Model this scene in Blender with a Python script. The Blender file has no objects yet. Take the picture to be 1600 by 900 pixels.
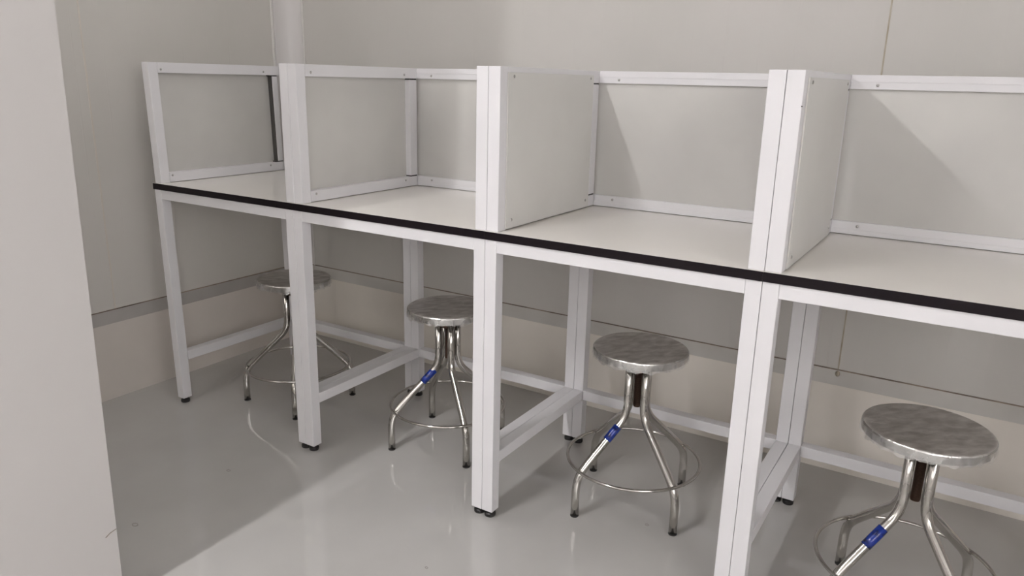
import bpy, bmesh, math, random
from mathutils import Vector, Matrix
random.seed(7)
SC = bpy.context.scene
COL = SC.collection
PI = math.pi

# ------------------------------------------------------------------ materials
def new_mat(name, base, rough=0.5, metal=0.0, spec=0.5):
    m = bpy.data.materials.new(name); m.use_nodes = True
    b = m.node_tree.nodes['Principled BSDF']
    b.inputs['Base Color'].default_value = (*base, 1)
    b.inputs['Roughness'].default_value = rough
    b.inputs['Metallic'].default_value = metal
    b.inputs['Specular IOR Level'].default_value = spec
    return m, m.node_tree, b

def tint(m_nt, bsdf, c0, c1, scale=(3, 3, 3), detail=3.0, lo=.35, hi=.65, nscale=1.0):
    """soft noise variation between two base colours (object space)"""
    n = m_nt.nodes; l = m_nt.links
    tc = n.new('ShaderNodeTexCoord'); mp = n.new('ShaderNodeMapping'); mp.inputs['Scale'].default_value = scale
    nz = n.new('ShaderNodeTexNoise'); nz.inputs['Scale'].default_value = nscale; nz.inputs['Detail'].default_value = detail
    rp = n.new('ShaderNodeValToRGB')
    rp.color_ramp.elements[0].position = lo; rp.color_ramp.elements[0].color = (*c0, 1)
    rp.color_ramp.elements[1].position = hi; rp.color_ramp.elements[1].color = (*c1, 1)
    l.new(tc.outputs['Object'], mp.inputs['Vector']); l.new(mp.outputs['Vector'], nz.inputs['Vector'])
    l.new(nz.outputs['Fac'], rp.inputs['Fac']); l.new(rp.outputs['Color'], bsdf.inputs['Base Color'])
    return tc, mp, nz, rp

def bump(m_nt, bsdf, tc, scale, strength, dist, detail=2.0, vec_scale=(1, 1, 1)):
    n = m_nt.nodes; l = m_nt.links
    mp = n.new('ShaderNodeMapping'); mp.inputs['Scale'].default_value = vec_scale
    nz = n.new('ShaderNodeTexNoise'); nz.inputs['Scale'].default_value = scale; nz.inputs['Detail'].default_value = detail
    bp = n.new('ShaderNodeBump'); bp.inputs['Strength'].default_value = strength; bp.inputs['Distance'].default_value = dist
    l.new(tc.outputs['Object'], mp.inputs['Vector']); l.new(mp.outputs['Vector'], nz.inputs['Vector'])
    l.new(nz.outputs['Fac'], bp.inputs['Height']); l.new(bp.outputs['Normal'], bsdf.inputs['Normal'])

M = {}
# powder-coated white tube
M['white'], nt, b = new_mat('white_powder_coat', (.70, .69, .71), .38)
tint(nt, b, (.685, .675, .695), (.72, .71, .73), (4, 4, 4))
M['gap'], _, _ = new_mat('dark_seam', (.03, .028, .027), .8)
M['top'], nt, b = new_mat('white_laminate', (.759, .737, .700), .22)
tint(nt, b, (.749, .721, .684), (.781, .759, .721), (2, 2, 2))
M['edge'], _, _ = new_mat('black_edging', (.007, .004, .006), .5, 0, .2)
M['panel'], nt, b = new_mat('grey_panel_sheet', (.550, .539, .522), .42)
tint(nt, b, (.517, .506, .490), (.572, .561, .539), (3, 3, 3))
M['panel_light'], nt, b = new_mat('pale_panel_sheet', (.621, .610, .587), .4)
tint(nt, b, (.599, .587, .566), (.643, .633, .610), (3, 3, 3))
M['dark_strip'], _, _ = new_mat('dark_gap_shade', (.07, .066, .062), .6)
M['black_plastic'], _, _ = new_mat('black_plastic', (.012, .011, .011), .4)
M['rubber'], _, _ = new_mat('black_rubber', (.015, .014, .014), .6)
M['steel_screw'], _, _ = new_mat('zinc_screw', (.45, .44, .43), .3, 1.0)

# polished stainless tube
M['chrome'], nt, b = new_mat('polished_stainless_tube', (.55, .53, .505), .11, 1.0)
tc, *_ = tint(nt, b, (.48, .46, .43), (.60, .58, .555), (10, 10, 5))
bump(nt, b, tc, 60, .05, .002)
# rim and top of the seat
def seat_mat(name, c0, c1, rough, bscale, bstr, bdist, vs):
    m, nt, b = new_mat(name, c0, rough, 1.0)
    tc, *_ = tint(nt, b, c0, c1, vs, 6, .34, .66, 24)
    bump(nt, b, tc, bscale, bstr, bdist, 4, vs)
    n = nt.nodes
    nz = n.new('ShaderNodeTexNoise'); nz.inputs['Scale'].default_value = 18; nz.inputs['Detail'].default_value = 6
    mr = n.new('ShaderNodeMapRange'); mr.inputs['To Min'].default_value = rough - .12; mr.inputs['To Max'].default_value = rough + .14
    mr.inputs['From Min'].default_value = .3; mr.inputs['From Max'].default_value = .7
    nt.links.new(tc.outputs['Object'], nz.inputs['Vector']); nt.links.new(nz.outputs['Fac'], mr.inputs['Value'])
    nt.links.new(mr.outputs['Result'], b.inputs['Roughness'])
    return m
M['seat_top'] = seat_mat('film_covered_steel_top', (.53, .50, .48), (.76, .735, .715), .42, 26, .55, .004, (1, 2.2, 1))
M['seat_rim'] = seat_mat('film_covered_steel_rim', (.42, .41, .39), (.78, .77, .75), .24, 44, .9, .005, (1, 1, .5))
# threaded rod
M['thread'], nt, b = new_mat('oiled_screw_thread', (.10, .062, .045), .45, .6)
# blue tape with a few dark worn patches
M['tape'], nt, b = new_mat('blue_tape', (.012, .035, .27), .2)
tint(nt, b, (.004, .007, .045), (.010, .032, .24), (1, 1, 1), 3, .34, .52, 45)
# loose clear film
m = bpy.data.materials.new('clear_film'); m.use_nodes = True; nt = m.node_tree; nt.nodes.clear()
out = nt.nodes.new('ShaderNodeOutputMaterial'); mix = nt.nodes.new('ShaderNodeMixShader'); mix.inputs[0].default_value = .5
tr = nt.nodes.new('ShaderNodeBsdfTransparent'); gl = nt.nodes.new('ShaderNodeBsdfGlossy'); gl.inputs['Roughness'].default_value = .22
gl.inputs['Color'].default_value = (.9, .9, .9, 1)
nt.links.new(tr.outputs[0], mix.inputs[1]); nt.links.new(gl.outputs[0], mix.inputs[2]); nt.links.new(mix.outputs[0], out.inputs[0])
M['film'] = m

# wall panels: pale grey with faint vertical ribs and clouding
def wall_mat(name, c0, c1, ribs_axis):
    m, nt, b = new_mat(name, c0, .5)
    tc, mp, nz, rp = tint(nt, b, c0, c1, (.9, .9, .6), 4, .35, .65, 1.6)
    n = nt.nodes; l = nt.links
    sx = n.new('ShaderNodeSeparateXYZ'); l.new(tc.outputs['Object'], sx.inputs[0])
    # faint ribs every 115 mm
    d = n.new('ShaderNodeMath'); d.operation = 'MULTIPLY'; d.inputs[1].default_value = 1 / .115
    l.new(sx.outputs[ribs_axis], d.inputs[0])
    fr = n.new('ShaderNodeMath'); fr.operation = 'FRACT'; l.new(d.outputs[0], fr.inputs[0])
    pp = n.new('ShaderNodeMath'); pp.operation = 'PINGPONG'; pp.inputs[1].default_value = .5; l.new(fr.outputs[0], pp.inputs[0])
    mr = n.new('ShaderNodeMapRange'); mr.inputs['From Min'].default_value = .0; mr.inputs['From Max'].default_value = .03
    mr.inputs['To Min'].default_value = 1.0; mr.inputs['To Max'].default_value = 0.0
    l.new(pp.outputs[0], mr.inputs['Value'])
    bp = n.new('ShaderNodeBump'); bp.inputs['Strength'].default_value = .12; bp.inputs['Distance'].default_value = .002
    l.new(mr.outputs['Result'], bp.inputs['Height']); l.new(bp.outputs['Normal'], b.inputs['Normal'])
    return m
M['wall_b'] = wall_mat('insulated_wall_panel_back', (.569, .553, .526), (.608, .586, .564), 0)
M['wall_l'] = wall_mat('insulated_wall_panel_left', (.565, .548, .514), (.605, .582, .554), 1)
M['part'], nt, b = new_mat('white_painted_partition', (.581, .560, .552), .5)
tint(nt, b, (.573, .552, .544), (.598, .577, .569), (1.2, 1.2, 1.2))
M['channel'], nt, b = new_mat('grey_base_channel', (.572, .553, .527), .5)
tint(nt, b, (.546, .527, .501), (.610, .591, .565), (6, 6, 6))
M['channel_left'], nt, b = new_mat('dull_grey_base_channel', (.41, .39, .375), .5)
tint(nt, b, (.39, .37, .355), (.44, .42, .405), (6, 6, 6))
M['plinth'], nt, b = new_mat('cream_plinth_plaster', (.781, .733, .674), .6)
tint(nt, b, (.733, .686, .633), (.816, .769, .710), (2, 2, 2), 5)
M['plinth_left'], nt, b = new_mat('shaded_cream_plinth_plaster', (.64, .595, .555), .6)  # darker copy of the plinth cream; left wall's shade is in the colour
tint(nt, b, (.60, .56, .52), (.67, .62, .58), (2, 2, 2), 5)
M['cove'], nt, b = new_mat('corner_cove', (.644, .621, .616), .4)
M['sealant'], nt, b = new_mat('pale_sealant', (.72, .70, .68), .5)
M['sealant_tan'], nt, b = new_mat('aged_tan_sealant', (.46, .41, .33), .6)
tint(nt, b, (.36, .31, .23), (.50, .45, .37), (1, 1, 14), 3)
M['sealant_beige'], nt, b = new_mat('beige_sealant', (.62, .575, .52), .6)
M['rust'], nt, b = new_mat('rusty_joint', (.20, .15, .11), .8)
tint(nt, b, (.13, .10, .08), (.34, .28, .22), (9, 9, 9), 4)
M['ceil'], _, _ = new_mat('white_ceiling', (.72, .71, .70), .7)
M['lampbody'], _, _ = new_mat('lamp_body', (.8, .8, .8), .5)
# glossy epoxy floor
M['floor'], nt, b = new_mat('grey_epoxy_floor', (.42, .41, .39), .10)
tc, *_ = tint(nt, b, (.405, .395, .38), (.455, .445, .43), (1.3, 1.3, 1.3), 5, .35, .65, 1.3)
n = nt.nodes; l = nt.links
b.inputs['Specular IOR Level'].default_value = .5
nz = n.new('ShaderNodeTexNoise'); nz.inputs['Scale'].default_value = 5; nz.inputs['Detail'].default_value = 6
mr = n.new('ShaderNodeMapRange'); mr.inputs['From Min'].default_value = .3; mr.inputs['From Max'].default_value = .7
mr.inputs['To Min'].default_value = .015; mr.inputs['To Max'].default_value = .05
l.new(tc.outputs['Object'], nz.inputs['Vector']); l.new(nz.outputs['Fac'], mr.inputs['Value']); l.new(mr.outputs['Result'], b.inputs['Roughness'])
bump(nt, b, tc, 5, .04, .003)
b.inputs['Specular IOR Level'].default_value = .8
M['stain_light'], _, _ = new_mat('faint_floor_ring', (.24, .22, .20), .5)
M['stain'], _, _ = new_mat('brown_floor_stain', (.16, .13, .10), .6)

# ------------------------------------------------------------------ mesh helpers
def link(o, parent=None):
    COL.objects.link(o)
    if parent: o.parent = parent
    return o

def obj(name, bm, mat, parent=None, smooth=False, bevel=0):
    me = bpy.data.meshes.new(name)
    bmesh.ops.recalc_face_normals(bm, faces=bm.faces[:])
    if smooth:
        for f in bm.faces: f.smooth = True
    bm.to_mesh(me); bm.free()
    for mm in (mat if isinstance(mat, (list, tuple)) else [mat]): me.materials.append(mm)
    o = bpy.data.objects.new(name, me)
    if bevel:
        md = o.modifiers.new('bevel', 'BEVEL'); md.width = bevel; md.segments = 2; md.limit_method = 'ANGLE'
    return link(o, parent)

def box(bm, x0, x1, y0, y1, z0, z1, top=(0, 0), bot=(0, 0)):
    """box whose top and bottom faces may be shifted in x (lean)"""
    vs = []
    for z, (dx0, dx1) in ((z0, bot), (z1, top)):
        for x, y in ((x0 + dx0, y0), (x1 + dx1, y0), (x1 + dx1, y1), (x0 + dx0, y1)):
            vs.append(bm.verts.new((x, y, z)))
    for f in ((0, 3, 2, 1), (4, 5, 6, 7), (0, 1, 5, 4), (1, 2, 6, 5), (2, 3, 7, 6), (3, 0, 4, 7)):
        bm.faces.new([vs[i] for i in f])
    return bm

def B(*a, **k): return box(bmesh.new(), *a, **k)

def lathe(profile, cx=0, cy=0, segs=64, bm=None):
    """revolve (r,z) profile about the vertical through cx,cy"""
    bm = bm or bmesh.new(); rings = []
    for r, z in profile:
        if r < 1e-6: rings.append([bm.verts.new((cx, cy, z))])
        else: rings.append([bm.verts.new((cx + r * math.cos(2 * PI * i / segs), cy + r * math.sin(2 * PI * i / segs), z)) for i in range(segs)])
    for a, c in zip(rings, rings[1:]):
        for i in range(segs):
            j = (i + 1) % segs
            if len(a) == 1 and len(c) == 1: continue
            if len(a) == 1: bm.faces.new((a[0], c[i], c[j]))
            elif len(c) == 1: bm.faces.new((a[i], c[0], a[j]))
            else: bm.faces.new((a[i], c[i], c[j], a[j]))
    return bm

def tube(pts, r, segs=20, caps=True, closed=False, bm=None):
    bm = bm or bmesh.new(); pts = [Vector(p) for p in pts]; n = len(pts); rings = []
    ref = None
    for i, p in enumerate(pts):
        a = pts[i - 1] if (i or closed) else pts[i]; c = pts[(i + 1) % n] if (i < n - 1 or closed) else pts[i]
        t = (c - a).normalized()
        if ref is None:
            ref = Vector((0, 0, 1)) if abs(t.z) < .8 else Vector((0, 1, 0))
        u = (ref - t * ref.dot(t)).normalized(); v = t.cross(u); ref = u
        rings.append([bm.verts.new(p + (u * math.cos(2 * PI * k / segs) + v * math.sin(2 * PI * k / segs)) * r) for k in range(segs)])
    pairs = list(zip(rings, rings[1:])) + ([(rings[-1], rings[0])] if closed else [])
    for a, c in pairs:
        for k in range(segs):
            j = (k + 1) % segs; bm.faces.new((a[k], a[j], c[j], c[k]))
    if caps and not closed:
        bm.faces.new(rings[0]); bm.faces.new(rings[-1])
    return bm

def fillet(pts, rad, k=7):
    pts = [Vector(p) for p in pts]; out = [pts[0]]
    for a, p, c in zip(pts, pts[1:], pts[2:]):
        d0 = min(rad, (a - p).length * .45); d1 = min(rad, (c - p).length * .45)
        s = p + (a - p).normalized() * d0; e = p + (c - p).normalized() * d1
        for i in range(k + 1):
            t = i / k; out.append(s * (1 - t) ** 2 + p * 2 * t * (1 - t) + e * t * t)
    out.append(pts[-1]); return out

def thing(name, label, cat, loc=(0, 0, 0), rotz=0, group=None):
    o = bpy.data.objects.new(name, None); link(o)
    o.location = loc; o.rotation_euler = (0, 0, rotz); o.empty_display_size = .1
    o['label'] = label; o['category'] = cat
    if group: o['group'] = group
    return o

def struct(name, bm, mat, parent=None, **k):
    o = obj(name, bm, mat, parent, **k)
    if parent is None: o['kind'] = 'structure'
    return o

# ------------------------------------------------------------------ measured sizes (metres)
A = .0383; W = .7663; H = .90; T = .0227; AP = .0364
YB = .600; ZS = .2164; H2 = 1.3432; PY = .007; YR = .607
XL = -1.757; YW = .935; BT = .3727; BB = .3175
YREAR = -4.4; XR = 3.2; ZC = 2.5
PARTY = -.80

# ------------------------------------------------------------------ room
struct('floor', B(XL - .1, XR + .1, YREAR - .1, YW + .1, -.08, 0), M['floor'])
for fx, fy, fr in ((-.8316, -.6207, .0065), (-.8729, -.2543, .005), (.4509, .2417, .004), (.02, -.30, .003)):
    bm = tube([(fx + fr * 1.5 * math.cos(2 * PI * i / 24), fy + fr * math.sin(2 * PI * i / 24), .0002) for i in range(24)], .0008, 6, closed=True)
    struct('floor_stain', bm, M['stain_light'], bpy.data.objects['floor'])
struct('ceiling', B(XL - .1, XR + .1, YREAR - .1, YW + .1, ZC, ZC + .08), M['ceil'])
struct('wall_back', B(XL - .1, XR + .1, YW, YW + .1, 0, ZC), M['wall_b'])
struct('wall_left', B(XL - .1, XL, YREAR - .1, YW, 0, ZC), M['wall_l'])
struct('wall_right', B(XR, XR + .1, YREAR - .1, YW, 0, ZC), M['ceil'])
struct('wall_rear', B(XL, XR, YREAR - .1, YREAR, 0, ZC), M['ceil'])
# wall that runs toward the viewer on the left; its free end leans very slightly
WE = -.83; x0 = -.546; k = .026
wf = struct('wall_front', B(x0 - .10, x0, YREAR, WE, .0, ZC, top=(k * ZC, k * ZC)), M['part'])
# small scuff near the free edge
bm = tube([(x0 + .0068, WE - .030, .197), (x0 + .0071, WE - .018, .204), (x0 + .0073, WE - .002, .2075)], .0009, 6)
struct('scuff_mark', bm, M['stain'], wf)
struct('wall_nook_added', B(XL, x0 - .10 - .0005, -2.72, -2.6, 0, ZC), M['wall_l'])  # unseen wall, added to carry the fill light in the nook
# plinths, base channels
struct('baseboard_back', B(XL, XR, YW - .004, YW + .02, 0, BB), M['plinth'])
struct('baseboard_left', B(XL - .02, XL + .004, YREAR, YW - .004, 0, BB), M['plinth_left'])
t1 = struct('trim_1', B(XL, XR, YW - .003, YW + .02, BB, BT), M['channel'])
struct('rust_line', B(XL + .05, XR, YW - .0036, YW, BT - .0004, BT + .0030), M['rust'], t1)
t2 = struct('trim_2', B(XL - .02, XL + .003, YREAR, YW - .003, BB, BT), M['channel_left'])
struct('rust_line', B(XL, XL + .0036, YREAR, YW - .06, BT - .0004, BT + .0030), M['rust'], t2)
# concave cove in the corner with a bead of sealant down either side
R = .108; Rx = .085; seg = 10; bm = bmesh.new(); prof = []
for i in range(seg + 1):
    a = PI / 2 * i / seg
    prof.append((XL + Rx - Rx * math.cos(a) * 1.0, YW - R + R * math.sin(a)))
prof2 = prof + [(XL, YW)]
lo = [bm.verts.new((x, y, BT)) for x, y in prof2]; hi = [bm.verts.new((x, y, ZC)) for x, y in prof2]
for i in range(len(prof2)):
    j = (i + 1) % len(prof2); f = bm.faces.new((lo[i], lo[j], hi[j], hi[i])); f.smooth = i < seg
t3 = struct('trim_3', bm, M['cove'])
struct('sealant_bead', B(XL, XL + .004, YW - R - .009, YW - R + .003, BT, ZC), M['sealant'], t3, bevel=.0015)
struct('sealant_bead', B(XL + Rx - .003, XL + Rx + .006, YW - .004, YW, BT, ZC), M['sealant'], t3, bevel=.0015)
# panel joints
struct('trim_4', B(XL, XL + .0016, -.0790, -.0730, BT + .003, ZC), M['sealant_beige'])
struct('trim_5', B(.838, .8425, YW - .0016, YW, BT + .003, ZC), M['sealant_tan'])
bm = lathe([(0, -.001), (.009, -.001), (.011, .001), (0, .003)], 0, 0, 12)
o = struct('sealant_blob', bm, M['sealant_tan'], bpy.data.objects['trim_5'], smooth=True)
o.rotation_euler = (PI / 2, 0, 0); o.location = (.8405, YW - .0035, BT - .012); o.scale = (.7, 1.0, .7)

# ------------------------------------------------------------------ workstations
def screw(parent, loc, axis):
    """domed pan-head screw; axis 'x' faces +x, 'y' faces -y"""
    bm = lathe([(0, .0028), (.0022, .0025), (.0038, .0014), (.0043, 0), (0, 0)], 0, 0, 14)
    o = obj('screw', bm, M['steel_screw'], parent, smooth=True); o.location = loc
    o.rotation_euler = (0, PI / 2, 0) if axis == 'x' else (PI / 2, 0, 0)
    return o

def foot(parent, cx, cy):
    bm = lathe([(0, 0), (.0165, 0), (.0175, .003), (.0175, .010), (.014, .0135), (.007, .0145), (.007, .0225), (0, .0225)], cx, cy, 24)
    return obj('levelling_foot', bm, M['black_plastic'], parent, smooth=False)

G = .0006   # half of the hairline gap between neighbours

def workstation(ix, label, side, left_lean, right_lean, ends=(False, False)):
    """side: 'inset' or 'overlay' for the left partition sheet.
    left_lean / right_lean give x shifts at (floor, table, table-top post foot, post head)"""
    xs = (ix) * W
    width = W if ix > -2 else 1.5145 - W
    if ix == -2: xs = -1.5145
    t = thing('workstation', label, 'desk', (xs, 0, 0), 0, 'white partitioned workstations in a row')
    w = width; L = left_lean; Rn = right_lean
    xa, xb = G, w - G
    # lower frame -------------------------------------------------------
    legs = []
    for (x0, x1, ln) in ((xa, A, L), (w - A, xb, Rn)):
        for y0 in (0, YB):
            lg = obj('leg', B(x0, x1, y0, y0 + A, .0215, H - T, bot=(ln[0], ln[0]), top=(ln[1], ln[1])), M['white'], t, bevel=.0016)
            foot(lg, (x0 + x1) / 2 + ln[0], y0 + A / 2)
    # aprons under the top
    obj('apron', B(A + .0003, w - A - .0003, .0006, A, H - T - AP, H - T, top=(L[1], Rn[1]), bot=(L[1], Rn[1])), M['white'], t, bevel=.0014)
    obj('apron', B(A + .0003, w - A - .0003, YB, YB + A, H - T - AP, H - T, top=(L[1], Rn[1]), bot=(L[1], Rn[1])), M['white'], t, bevel=.0014)
    for x0, x1, ln in ((xa, A, L), (w - A, xb, Rn)):
        obj('apron', B(x0, x1, A + .0003, YB - .0003, H - T - AP, H - T, top=(ln[1], ln[1]), bot=(ln[1], ln[1])), M['white'], t, bevel=.0014)
        obj('stretcher', B(x0, x1, A + .0003, YB - .0003, ZS - AP, ZS, top=(ln[0] * .7, ln[0] * .7), bot=(ln[0] * .7, ln[0] * .7)), M['white'], t, bevel=.0016)
    obj('stretcher', B(A + .0003, w - A - .0003, YB + .0006, YB + A, ZS - AP, ZS), M['white'], t, bevel=.0016)
    # top ---------------------------------------------------------------
    lx = L[1] - .0015 if ends[0] else 0
    tp = obj('tabletop', B(lx + (.002 if ends[0] else .0003), w - .0003, -.0026, YB + A, H - T, H), M['top'], t, bevel=.0004)
    bm = B(lx + .0003, w - .0003, -.0048, -.0026, H - T, H + .0001)
    if ends[0]: box(bm, lx, lx + .002, -.0026, YB + A, H - T, H + .0001)
    obj('edge_band', bm, M['edge'], tp, bevel=.0005)
    # upper frame ---------------------------------------------------------
    RZ0, RZ1 = H + .0018, H + .0018 + .0362       # bottom rail
    TZ0, TZ1 = H2 - .038, H2                       # top rail
    yr1 = YR + .030
    for sgn, (x0, x1, ln) in enumerate(((xa, A, L), (w - A, xb, Rn))):
        def lz(z):
            f = (z - H) / (H2 - H); return ln[2] * (1 - f) + ln[3] * f
        def SB(xx0, xx1, y0, y1, z0, z1): return B(xx0, xx1, y0, y1, z0, z1, bot=(lz(z0),) * 2, top=(lz(z1),) * 2)
        obj('partition_post', SB(x0, x1, PY, PY + A, H, H2), M['white'], t, bevel=.0016)
        yp = .5665 if not (ends[0] and sgn == 0) else .5800
        if yp > .57: obj('gap_shade_strip', SB(x0 + .012, x1 - .004, .5752, yp, RZ1 + .001, TZ0 - .001), M['dark_strip'], t)  # dark strip painting the shade in the open gap beside the post
        bp = obj('partition_post', SB(x0, x1, yp, YR - .0006, RZ1 + .0045, TZ0 - .0045), M['white'], t, bevel=.0012)
        bm = SB(x0 + .004, x1 - .0012, .5680, YR - .002, TZ0 - .0045, TZ0)
        obj('end_cap', bm, M['black_plastic'], bp); obj('end_cap', SB(x0 + .004, x1 - .0012, .5680, YR - .002, RZ1, RZ1 + .0045), M['black_plastic'], bp)
        obj('partition_rail', SB(x0, x1, PY + A + .0002, yr1, TZ0, TZ1), M['white'], t, bevel=.0012)
        obj('partition_rail', SB(x0, x1, PY + A + .0002, yr1, RZ0, RZ1), M['white'], t, bevel=.0012)
        if sgn == 0:
            if side == 'inset':
                yg = .5750 if ends[0] else .5665
                pn = obj('partition_panel', SB(x0 + .010, x0 + .014, PY + A, yg, RZ1 - .004, TZ0 + .004), M['panel'], t)
                sx = A
            else:
                pn = obj('partition_panel', SB(A + .0002, A + .0042, PY + A - .004, .5570, H + .0035, H2 - .0145), M['panel_light'], t, bevel=.0008)
                sx = A + .0042
            for y in (.070 if not ends[0] else .036 + .022, .535):
                for z in (H2 - .025, H + .027):
                    screw(t, (sx + lz(z), y, z), 'x')
    # back frame: rails and recessed sheet
    for z0, z1 in ((TZ0, TZ1), (RZ0, RZ1)):
        zm = (z0 + z1) / 2
        bm = B(A + .0003, w - A - .0003, YR, yr1, z0, z1)
        if z0 == TZ0: box(bm, A + .0003, w - A - .0003, YR - .0016, YR, zm, z1)
        else: box(bm, A + .0003, w - A - .0003, YR - .0016, YR, z0, zm - .004)
        obj('partition_rail', bm, M['white'], t, bevel=.0008)
    obj('partition_panel', B(A - .010, w - A + .010, YR + .012, YR + .016, RZ1 - .004, TZ0 + .004), M['panel'], t)
    for x in (.108, w - .108):
        for z in (H2 - .027, H + .026):
            screw(t, (x, YR - (.0000 if z > 1.1 else .0), z), 'y')
    return t

Z4 = (0, 0, 0, 0)
J0 = (.005, -.008, -.010, -.021)
J3 = Z4
w1 = workstation(-2, 'white workstation at the far left end of the row, nearest the corner and side wall', 'inset', J0, Z4, (True, False))
w2 = workstation(-1, 'white workstation second from the far left end, the one with the stool partly behind a double leg', 'inset', Z4, Z4)
w3 = workstation(0, 'white workstation over the stool fully in view between two double legs', 'overlay', Z4, J3)
w4 = workstation(1, 'white workstation nearest the viewer, cut off by the right edge of the picture', 'overlay', J3, Z4)
w2['label'] = 'white workstation second from the corner, its back panel partly hidden by a double post'
bm = lathe([(0, .0006), (.0016, .0006), (.0016, 0), (0, 0)], 0, 0, 12)
o = obj('bolt_hole', bm, M['gap'], w4); o.rotation_euler = (PI / 2, 0, 0); o.location = (.0385, PY, 1.268)

# ------------------------------------------------------------------ stools
RS = .1451; RF = .2138; RR = .2086; ZR = .1533
def leg_axis(): return [(.036, .488), (.036, .305), (.196, .150), (RF, .110), (RF, .0046)]

def stool(x, y, h, phi, label, tape=None, seed=1):
    rnd = random.Random(seed)
    t = thing('lab_stool', label, 'stool', (x, y, 0), math.radians(phi), 'round stainless steel stools')
    rim = .0255
    # seat: shallow pan, rolled edge
    prof = [(0, h), (RS - .010, h), (RS - .005, h - .0006), (RS - .002, h - .0022), (RS - .0004, h - .005), (RS, h - .008), (RS, h - rim + .002), (RS - .0015, h - rim), (RS - .004, h - rim), (RS - .005, h - rim + .003), (RS - .006, h - .010), (0, h - .010)]
    bm = lathe(prof, 0, 0, 96)
    for f in bm.faces:
        c = f.calc_center_median(); f.smooth = True
        f.material_index = 0 if (c.z > h - .0015) else 1
    seat = obj('seat', bm, [M['seat_top'], M['seat_rim']], t)
    # ragged film skirt round the rim
    bm = bmesh.new(); n = 144; rows = []
    ph = [rnd.uniform(0, 6.28) for _ in range(5)]
    for j in range(5):
        row = []
        for i in range(n):
            a = 2 * PI * i / n
            s = .5 + .5 * math.sin(3 * a + ph[0]) * math.sin(5 * a + ph[1])
            jag = .0015 + .0095 * s * (.6 + .4 * math.sin(17 * a + ph[2])) + .0012 * math.sin(41 * a + ph[3])
            zb = h - rim - jag
            zt = h - .006
            f = j / 4; z = zt * (1 - f) + zb * f
            r = RS + .0006 + f * .0012 * (1 + math.sin(29 * a + ph[4])) 
            row.append(bm.verts.new((r * math.cos(a), r * math.sin(a), z)))
        rows.append(row)
    for a_, b_ in zip(rows, rows[1:]):
        for i in range(n): bm.faces.new((a_[i], a_[(i + 1) % n], b_[(i + 1) % n], b_[i]))
    fl = obj('film_wrap', bm, M['film'], seat, smooth=True); fl['label'] = 'clear plastic film left on the rim'
    # hub plate and screw
    zt = h - .010
    obj('mounting_plate', lathe([(0, zt), (.055, zt), (.055, zt - .004), (0, zt - .004)], 0, 0, 32), M['chrome'], seat)
    zz = zt - .004; prof = [(0, zz)]
    while zz > .334:
        prof += [(.0120, zz), (.0098, zz - .0016)]; zz -= .0032
    prof += [(.0105, .331), (0, .331)]
    obj('screw_shaft', lathe(prof, 0, 0, 20), M['thread'], t, smooth=False)['label'] = 'dark threaded height screw'
    # collar nut that the four tubes are welded to
    obj('collar', lathe([(.0125, .482), (.0255, .482), (.0255, .450), (.0125, .450), (.0125, .482)], 0, 0, 28), M['thread'], t)
    axis = leg_axis()
    for k in range(4):
        a = PI / 2 * k; c, s = math.cos(a), math.sin(a)
        pts = fillet([(r * c, r * s, z) for r, z in axis], .042)
        pts[0] = Vector((.036 * c, .036 * s, h - .015))
        lg = obj('leg', tube(pts, .0125, 22), M['chrome'], t, smooth=True)
        obj('rubber_foot', lathe([(0, 0), (.0128, 0), (.0132, .001), (.0132, .0040), (.0126, .0046), (.0100, .0047), (.0100, .008), (0, .008)], RF * c, RF * s, 20), M['rubber'], lg)
        if tape and k == 0:
            r0, r1 = tape; d = (axis[2][1] - axis[1][1]) / (axis[2][0] - axis[1][0])
            f = lambda r: (r * c, r * s, axis[1][1] + (r - .036) * d)
            tp = obj('tape_band', tube([f(r0), f(r0 + (r1 - r0) * .33), f(r0 + (r1 - r0) * .66), f(r1)], .0132, 22), M['tape'], lg, smooth=True)
            tp['label'] = 'blue tape wrapped round the leg'
    # foot ring
    obj('foot_ring', tube([(RR * math.cos(2 * PI * i / 96), RR * math.sin(2 * PI * i / 96), ZR) for i in range(96)], .0048, 12, closed=True), M['chrome'], t, smooth=True)
    return t

stool(-1.1359, .3157, .5231, 222.2, 'round steel stool farthest away, under the corner workstation, crossed by a white double leg', None, 3)
stool(-.3893, .3499, .5260, 233.86, 'round steel stool second from the corner, partly hidden by a white double leg', (.051, .095), 5)
stool(.3487, .3466, .5285, 239.76, 'round steel stool in full view between two white double legs', (.068, .107), 8)
stool(1.1405, .2196, .5276, 226.75, 'round steel stool nearest the viewer at lower right, feet cut off by the frame', (.080, .125), 11)

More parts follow.
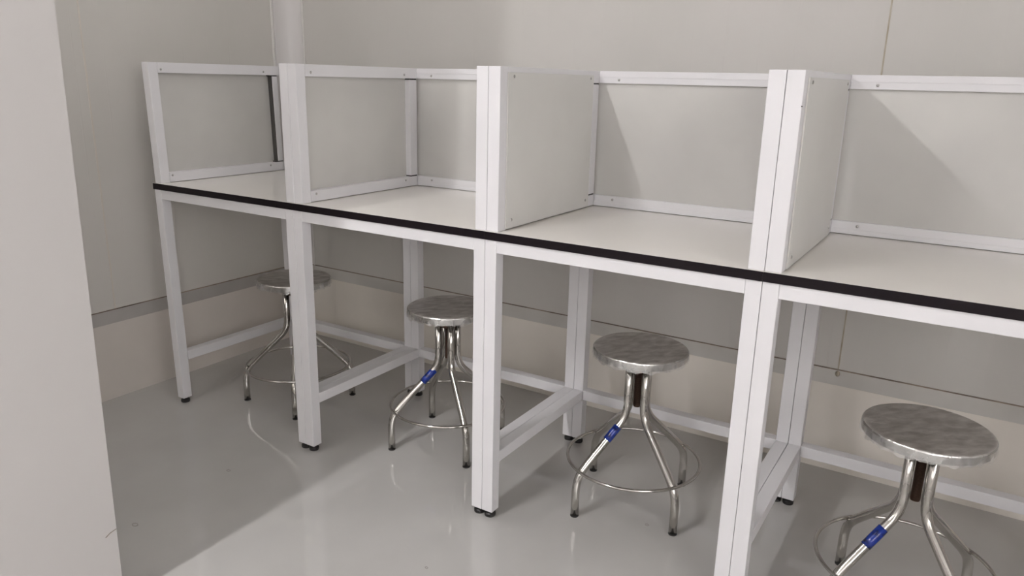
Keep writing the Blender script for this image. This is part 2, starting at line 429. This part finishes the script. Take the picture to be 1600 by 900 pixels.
# ------------------------------------------------------------------ ceiling tube light and added fill lights
def lamp_fitting(label, x0, x1, y0, y1, power, col, drop=.06):
    t = thing('ceiling_light', label, 'light', ((x0 + x1) / 2, (y0 + y1) / 2, ZC))
    hx, hy = (x1 - x0) / 2, (y1 - y0) / 2
    obj('housing', B(-hx - .01, hx + .01, -hy - .01, hy + .01, -drop + .004, 0), M['lampbody'], t)
    d = bpy.data.lights.new('ceiling_light_source', 'AREA'); d.shape = 'RECTANGLE'; d.size = 2 * hx; d.size_y = 2 * hy
    d.energy = power; d.color = col
    o = bpy.data.objects.new('light_source', d); link(o, t); o.location = (0, 0, -drop)
    return t
PW = [51, 82, 16, 17, 6]
def fill_light(name, rot, loc, w, h, power, col):
    """unseen frame with an area light, added for low soft fill"""
    fr = bmesh.new()
    for x0, x1, z0, z1 in ((-w / 2 - .05, w / 2 + .05, h / 2, h / 2 + .05), (-w / 2 - .05, w / 2 + .05, -h / 2 - .05, -h / 2), (-w / 2 - .05, -w / 2, -h / 2, h / 2), (w / 2, w / 2 + .05, -h / 2, h / 2)):
        box(fr, x0, x1, -.03, .0, z0, z1)
    o = struct(name, fr, M['white']); o.location = loc; o.rotation_euler = (0, 0, rot)
    d = bpy.data.lights.new('fill_source', 'AREA'); d.shape = 'RECTANGLE'; d.size = w; d.size_y = h; d.energy = power; d.color = col
    q = bpy.data.objects.new('light_source', d); link(q, o); q.rotation_euler = (-PI / 2, 0, 0); q.location = (0, -.012, 0)
    q.rotation_euler = (PI / 2, 0, 0); q.rotation_euler = (-PI / 2, 0, PI)
    return o
KC = (1, .985, .985)
lamp_fitting('slim white tube light on the ceiling beside the left wall', -.478, -.440, -3.3, -1.2, PW[0], KC)
fill_light('fill_window_1', -PI / 2, (XR, -2.75, 1.8), 2.6, 1.0, PW[1], KC)  # added fill from the right, for side faces and left desk fronts
fill_light('fill_window_2', PI, (1.5, YREAR, 1.8), 2.8, 1.0, PW[2], KC)  # added low fill from behind the camera
fill_light('fill_window_3', PI, (-1.2, -2.6, 1.8), .9, 1.0, PW[3], KC)  # added fill hidden in the nook, brightens the left desk fronts
lamp_fitting('added fill panel on the ceiling over the corner workstation', -1.5, -.3, -.6, .0, PW[4], KC)  # unseen, added to lift the left wall and corner

wd = bpy.data.worlds.new('world'); SC.world = wd; wd.use_nodes = True
wd.node_tree.nodes['Background'].inputs[0].default_value = (1, 1, 1, 1)
wd.node_tree.nodes['Background'].inputs[1].default_value = .3

# ------------------------------------------------------------------ camera
yaw, pitch, roll, f = -.55217, -.26931, .02266, 1178.56
cy, sy, cp, sp = math.cos(yaw), math.sin(yaw), math.cos(pitch), math.sin(pitch)
fw = Vector((sy * cp, cy * cp, sp)); r = Vector((cy, -sy, 0)); u = r.cross(fw)
c, s = math.cos(roll), math.sin(roll)
r, u = c * r + s * u, -s * r + c * u
cam = bpy.data.cameras.new('camera'); co = bpy.data.objects.new('camera', cam); link(co)
co.matrix_world = Matrix(((r.x, u.x, -fw.x, 1.15565), (r.y, u.y, -fw.y, -1.72488), (r.z, u.z, -fw.z, 1.30937), (0, 0, 0, 1)))
cam.sensor_width = 36; cam.lens = 36 * f / 1600; cam.clip_start = .05
SC.camera = co
SC.view_settings.view_transform = 'Standard'
SC.view_settings.look = 'None'
SC.view_settings.exposure = 0
SC.cycles.use_denoising = True
SC.cycles.max_bounces = 12
SC.cycles.diffuse_bounces = 6
